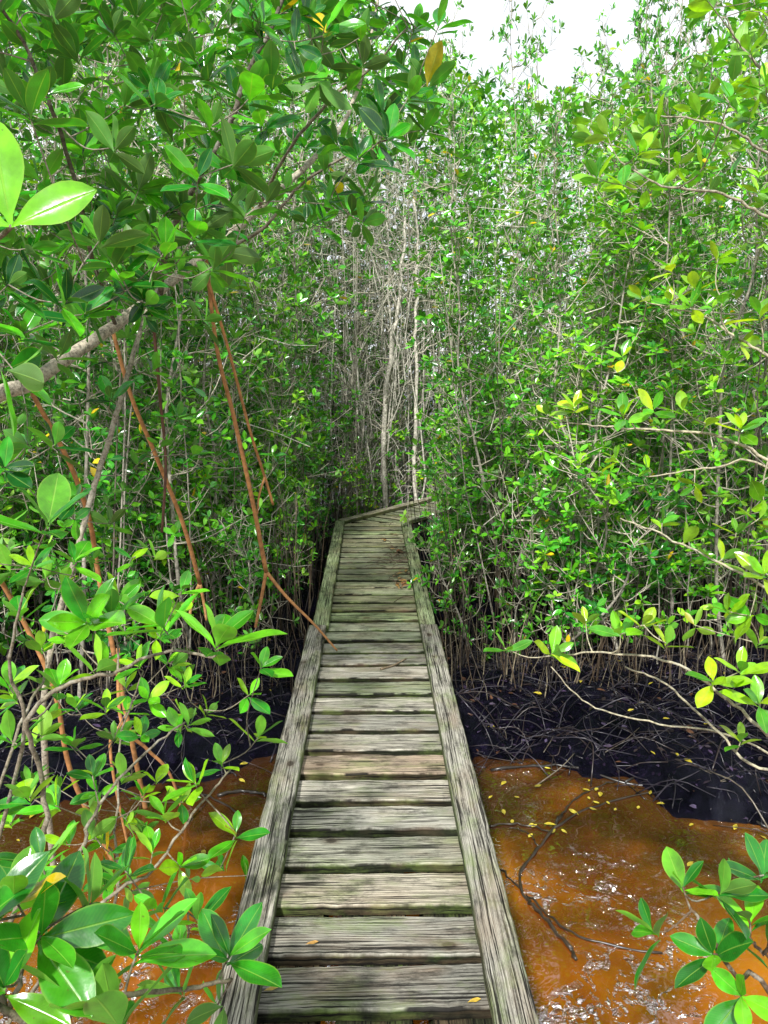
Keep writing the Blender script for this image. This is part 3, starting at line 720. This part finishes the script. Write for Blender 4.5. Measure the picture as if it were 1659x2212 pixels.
def shrub(name,label,stems,targets,base,pal,seed,tint=TWIG,yel=0.008,cat="bush",group=None):
    r=np.random.RandomState(seed)
    T=thing(name,label,cat,tuple(base),group); sm=MB(); lv=Leaves(); nodes=[]
    for pts,a_,b_ in stems: nodes+=stem(sm,pts,a_,b_,tint,8,0.002)
    grow(sm,lv,nodes,[(at(*t[:3]),*t[3:]) for t in targets],r,pal,tint,yel)
    child("stem",sm,T,M_BARK); child("crown",lv.build("crown",'hi'),T); return T
b=gnd(-1.45,1.9)
tl=[(185,1345,1.5,.112,7),(348,1350,1.42,.105,7),(470,1385,1.33,.108,8),(105,1130,1.3,.11,5),(565,1440,1.9,.075,5),(130,1480,1.7,.085,6),(215,1440,1.8,.09,5),(240,1330,1.55,.105,7),
    (320,1510,2.2,.08,6),(410,1565,2.2,.08,5),(560,1590,2.1,.09,6),(265,1680,2.0,.08,5),(420,1690,1.9,.085,7),(355,1760,1.9,.09,6),(510,1800,1.9,.085,5),
    (60,1720,1.7,.09,6),(120,1740,1.9,.09,7),(200,1800,1.9,.08,5),(480,1650,2.0,.08,5),(25,1600,1.7,.09,6),(90,1590,2.0,.08,6),(305,1590,2.3,.07,5),(230,1530,2.1,.08,6),
    (40,1330,1.9,.09,5),(160,1210,2.1,.09,5),(330,1840,1.9,.08,5),(250,1900,1.8,.08,6),(60,1880,1.7,.08,6),(390,1870,1.8,.08,5),(540,1500,2.3,.08,5),(20,1480,2.0,.1,6),
    (260,1300,2.1,.09,6),(90,1400,2.2,.08,6),(20,1230,2.2,.09,6),(400,1480,2.3,.07,6),(160,1610,2.3,.08,6),(450,1540,2.4,.07,6),(310,1720,2.3,.07,5),(150,1880,2.1,.07,6)]
r=np.random.RandomState(515)
while len(tl)<92:
    u=r.uniform(-60,560); v=r.uniform(1180,1950)
    if u>330 and v>1700 and r.rand()<.6: continue
    if u>400 and v<1480: continue
    tl.append((u,v,r.uniform(1.9,2.7),r.uniform(.065,.085),r.randint(4,8)))
shrub("mangrove_bush","leafy young mangrove bush with glossy leaves beside the boardwalk",
  [([b,(60,1900,1.75),(90,1700,1.7),(60,1560,1.6),(140,1480,1.6),(240,1455,1.55),(350,1410,1.45),(460,1420,1.35)],0.007,0.0025),
   ([b,(120,1950,1.8),(200,1760,1.85),(300,1640,1.95),(400,1560,2.1)],0.006,0.0025),
   ([b,(30,1700,1.7),(20,1450,1.6),(50,1280,1.5)],0.006,0.0025),
   ([b,(0,1700,1.9),(100,1450,2.1),(160,1250,2.15)],0.005,0.0025),
   ([b,(180,2000,1.8),(330,1880,1.85),(430,1740,1.9),(500,1660,2.0)],0.005,0.0025),
   ([b,(200,2050,2.0),(250,1800,2.2),(260,1600,2.3),(310,1450,2.3)],0.005,0.0025)],tl,b,'fore',51,(0.22,0.19,0.135))
b=gnd(-1.05,1.15)
tl=[(90,2020,1.05,.115,7),(300,2050,1.07,.105,7),(495,2065,1.2,.09,7),(30,1940,1.05,.10,6),(200,1950,1.15,.10,6),(10,2130,1.0,.105,6),(180,2160,1.05,.10,6),(380,2140,1.15,.085,6),(425,1985,1.4,.08,5),(120,2080,1.2,.09,6),(250,2200,1.05,.1,6),(470,2170,1.3,.07,5),(90,1860,1.35,.09,5),(-60,2000,1.0,.1,6),(340,1960,1.4,.08,6),(270,1880,1.5,.08,5),(380,2060,1.5,.07,5)]
shrub("mangrove_bush","low mangrove bush with broad shiny leaves beside the boardwalk",
  [([b,(-100,2330,1.05),(100,2220,1.03),(250,2150,1.05),(400,2135,1.15),(500,2115,1.2)],0.006,0.003),
   ([b,(-50,2300,1.1),(20,2180,1.05),(60,2060,1.05)],0.006,0.003)],tl,b,'dark',52,(0.16,0.14,0.09))
b=gnd(1.25,1.35)
tl=[(1475,1915,1.35,.08,5),(1560,1925,1.3,.08,6),(1410,2010,1.35,.08,5),(1540,2060,1.3,.085,6),(1620,1990,1.3,.08,5),(1650,1890,1.3,.08,5),(1600,2150,1.25,.08,5),(1680,2080,1.3,.09,5)]
shrub("mangrove_bush","young mangrove sprout rising from orange water beside the boardwalk",
  [([b,(1700,2230,1.25),(1590,2110,1.28),(1530,2010,1.32),(1490,1960,1.34)],0.005,0.0025),
   ([b,(1720,2150,1.28),(1650,2060,1.3),(1610,2020,1.3)],0.005,0.0025)],tl,b,'dark',53,(0.12,0.08,0.05),yel=0.0)
b=gnd(2.0,2.3)
tl=[(1090,1400,2.2,.08,4),(1195,1410,2.1,.085,6),(1265,1345,2.2,.07,4),(1340,1370,2.1,.08,5),(1390,1350,2.05,.08,6),(1440,1390,2.0,.07,5),(1540,1470,2.0,.085,5),(1600,1450,2.0,.085,6),
   (1640,1520,1.95,.09,6),(1570,1320,2.1,.07,5),(1620,1330,2.1,.09,6),(1650,1240,2.1,.09,6),(1560,1210,2.2,.09,4),(1480,1170,2.3,.08,4),(1590,1150,2.2,.07,5),(1640,1120,2.2,.08,5),
   (1430,1130,2.4,.08,4),(1600,1600,2.1,.07,5),(1500,1350,2.4,.07,5),(1640,1390,2.2,.08,6)]
shrub("mangrove_tree","spreading pale twigs with yellow-green leaves reaching over the water",
  [([b,(1850,1750,2.0),(1659,1590,2.0),(1560,1500,2.05),(1450,1430,2.1),(1300,1410,2.15),(1200,1415,2.15)],0.006,0.0022),
   ([b,(1860,1700,2.1),(1640,1660,2.1),(1540,1570,2.15),(1440,1480,2.2),(1350,1440,2.2)],0.0055,0.0022),
   ([b,(1850,1800,2.1),(1600,1600,2.2),(1400,1560,2.3),(1270,1520,2.4),(1190,1440,2.4)],0.004,0.0018),
   ([b,(1900,1500,2.1),(1680,1290,2.15),(1560,1220,2.2),(1440,1160,2.3),(1340,1120,2.4)],0.0055,0.0022)],tl,b,'yellow',54,(0.40,0.36,0.25),cat="tree")
b=gnd(2.4,2.6)
tl=[(1240,880,2.3,.08,7),(1345,895,2.25,.08,6),(1412,885,2.2,.075,5),(1475,885,2.2,.075,4),(1600,925,2.2,.085,7),(1180,895,2.4,.06,4),(1525,915,2.2,.06,4),(1345,770,2.5,.07,4),
    (1385,640,2.5,.07,4),(1450,650,2.4,.07,4),(1560,650,2.2,.07,4),(1490,660,2.3,.08,5),(1640,680,2.1,.09,5),(1600,740,2.2,.07,4),(1450,580,2.4,.07,5),(1500,620,2.3,.07,5),(1330,990,2.6,.07,5),(1400,1010,2.5,.07,5),
    (1650,1090,2.2,.09,4),(1500,1050,2.5,.07,4),(1550,560,2.2,.07,5)]
shrub("mangrove_tree","arching pale branches bearing upright yellow-green leaf tufts",
  [([b,(1900,1150,2.2),(1659,995,2.2),(1560,945,2.25),(1450,930,2.3),(1340,925,2.35),(1240,915,2.4)],0.006,0.0022),
   ([b,(1900,1000,2.1),(1700,800,2.1),(1600,735,2.2),(1510,680,2.35),(1400,655,2.5)],0.006,0.0022),
   ([b,(1900,1250,2.3),(1659,1010,2.4),(1540,1010,2.5),(1400,1030,2.6)],0.005,0.0022)],tl,b,'yellow',55,(0.42,0.38,0.26),cat="tree")
b=gnd(2.6,2.0); r=np.random.RandomState(77)
tl=[]
while len(tl)<110:
    u=r.uniform(1240,1900); v=r.uniform(-250,430)
    if v<250 and u<1500-(v)*0.15: continue
    if v>330 and u<1350: continue
    tl.append((u,v,r.uniform(2.2,3.4),r.uniform(.070,.09),r.randint(4,8)))
tl+=[(1290,385,2.1,.08,6),(1345,400,2.1,.08,5),(1380,330,2.2,.08,6),(1310,290,2.3,.08,5),(1580,210,1.9,.08,5)]
shrub("mangrove_tree","overhanging mangrove limb with yellowish green oval leaves",
  [([b,np.array([2.3,2.0,2.2]),(1800,520,2.2),(1659,470,2.2),(1560,420,2.2),(1430,400,2.2),(1340,350,2.25)],0.007,0.0025),
   ([b,np.array([2.3,1.9,2.6]),(1850,330,2.3),(1700,200,2.4),(1600,100,2.5),(1570,40,2.6)],0.007,0.0025),
   ([b,np.array([2.4,2.1,2.4]),(1850,420,2.2),(1659,330,2.2),(1560,270,2.2),(1420,250,2.4)],0.006,0.0025)],tl,b,'bright',56,(0.30,0.27,0.19),yel=0.01,cat="tree")

# ------------------------------------------------------------------ submerged dark branch
def on_water(u,v,h=0.002):
    dr=FW+RT*((u-829.5)/1640)-UP*((v-1106)/1640); t=(h-CAM[2])/dr[2]; return CAM+dr*t
def fallen(name,label,paths,tint):
    m=MB()
    for pts,a_,b_ in paths:
        S=spline([on_water(*p) for p in pts],6,0.004); S[:,2]+=0.003+np.sin(np.arange(len(S))*0.9)*0.001; tube(m,S,np.linspace(a_,b_,len(S))*(1+0.25*np.sin(np.arange(len(S))*1.7)),tint,8)
    o=add_obj(name,m.mesh(name,M_WETSTICK)); o["label"]=label; o["category"]="branch"; return o
fallen("fallen_branch","dark crooked waterlogged branch half sunk in orange water",
 [([(1215,1760),(1180,1815),(1128,1880),(1130,1935),(1165,1975),(1225,2040),(1245,2075)],0.006,0.007),
  ([(1080,1880),(1130,1925),(1210,2000),(1300,2040),(1430,2060)],0.004,0.004),
  ([(1195,1790),(1290,1740),(1420,1715),(1560,1740)],0.005,0.004),([(1055,1785),(1120,1780),(1195,1800)],0.005,0.004),
  ([(1165,1830),(1140,1800),(1100,1790)],.003,.002),([(1200,1780),(1230,1740),(1290,1700),(1330,1690)],.005,.003)],(0.03,0.022,0.014))
fallen("fallen_branch","long thin dark stick at the muddy water edge",
 [([(1060,1665),(1200,1655),(1350,1690),(1520,1720),(1659,1790)],0.008,0.006),([(1350,1690),(1420,1650),(1500,1640)],0.006,0.004)],(0.02,0.016,0.013))
fallen("fallen_branch","dark stick half sunk at the muddy bank",
 [([(470,1720),(530,1710),(575,1720)],0.009,0.008),([(380,1700),(450,1720),(520,1760)],0.005,0.004)],(0.02,0.016,0.012))
r=np.random.RandomState(91)
for (u,v) in [(1105,1780),(1140,1785),(1150,1800),(1200,1790),(1225,1800),(1110,1720),(1170,1695),(1290,1750),(1310,1730),(1425,1650),(1270,1720),(1290,1700),(1190,1660),(1480,1755),(530,1690),(440,1850),(1380,1740),(1090,1760),(1160,1780),(1250,1760),(1280,1730),(1330,1745)]:
    p=on_water(u,v,0.006); lv=Leaves(); az=r.uniform(0,6.28); d=np.array([math.cos(az),math.sin(az),0]); l=r.uniform(0.025,0.055)
    lv.leaf(p*0,d,np.array([0,0,1.0]),l,l*0.45,-0.05,np.array([0.5,0.42,0.05])*r.uniform(0.5,1.1))
    o=add_obj("floating_leaf",lv.build("floating_leaf",'hi',mat=M_DEAD)); o.location=p; o["label"]="yellow leaf floating on orange water"; o["category"]="leaf"; o["group"]="yellow leaves on the water"
def on_deck(u,v,h=DECK+0.008): return on_water(u,v,h)
lv=Leaves(); m=MB()
for (cu,cv,n) in [(862,1190,10),(866,1262,16),(850,1165,6),(865,1240,8)]:
    for _ in range(n):
        p=on_deck(cu+r.normal(0,9),cv+r.normal(0,6)); az=r.uniform(0,6.28); d=unit(np.array([math.cos(az),math.sin(az),r.uniform(0,.3)])); l=r.uniform(.03,.08)
        lv.leaf(p,d,unit(np.array([0,0,1.])-d*d[2]),l,l*.4,0.15,np.array([(0.22,0.10,0.04),(0.12,0.07,0.04),(0.35,0.2,0.06)][r.randint(3)]))
for _ in range(30):
    p=on_deck(855+r.normal(0,14),1215+r.normal(0,32)); az=r.normal(0,0.7)+(0 if r.rand()<.6 else 3.1); l=r.uniform(.05,.18)
    e=p+np.array([math.cos(az)*l,math.sin(az)*l,r.uniform(0,.06)]); tube(m,spline([p,(p+e)/2+(0,0,.02),e],3),[.0022]*7,(0.10,0.07,0.05),4)
o=add_obj("leaf_litter",lv.build("leaf_litter",mat=M_DEAD)); o["kind"]="stuff"; o["label"]="dry brown leaf litter lying on the boardwalk"; o["category"]="leaf litter"
o=add_obj("twig_litter",m.mesh("twig_litter",M_STICK)); o["kind"]="stuff"; o["label"]="small dry twigs scattered on the boardwalk"; o["category"]="twigs"
m=MB(); S=spline([on_deck(822,1445),on_deck(850,1437),on_deck(878,1422)],4); tube(m,S,np.linspace(.006,.003,len(S)),(0.25,0.19,0.12),6)
o=add_obj("fallen_twig",m.mesh("fallen_twig",M_STICK)); o["label"]="short dry twig lying across a boardwalk plank"; o["category"]="twig"
for (u,v,cc) in [(1010,2165,(0.6,0.4,0.05)),(660,2040,(0.55,0.3,0.08)),(570,2140,(0.5,0.35,0.08))]:
    lv=Leaves(); lv.leaf(np.zeros(3),unit(np.array([1,.3,0.1])),unit(np.array([-.1,0,1.])),0.035,0.012,0.1,np.array(cc))
    o=add_obj("fallen_leaf",lv.build("fallen_leaf",'hi',mat=M_DEAD)); o.location=on_deck(u,v); o["label"]="tiny dried yellow leaf lying on a plank"; o["category"]="leaf"; o["group"]="dried leaves on the planks"
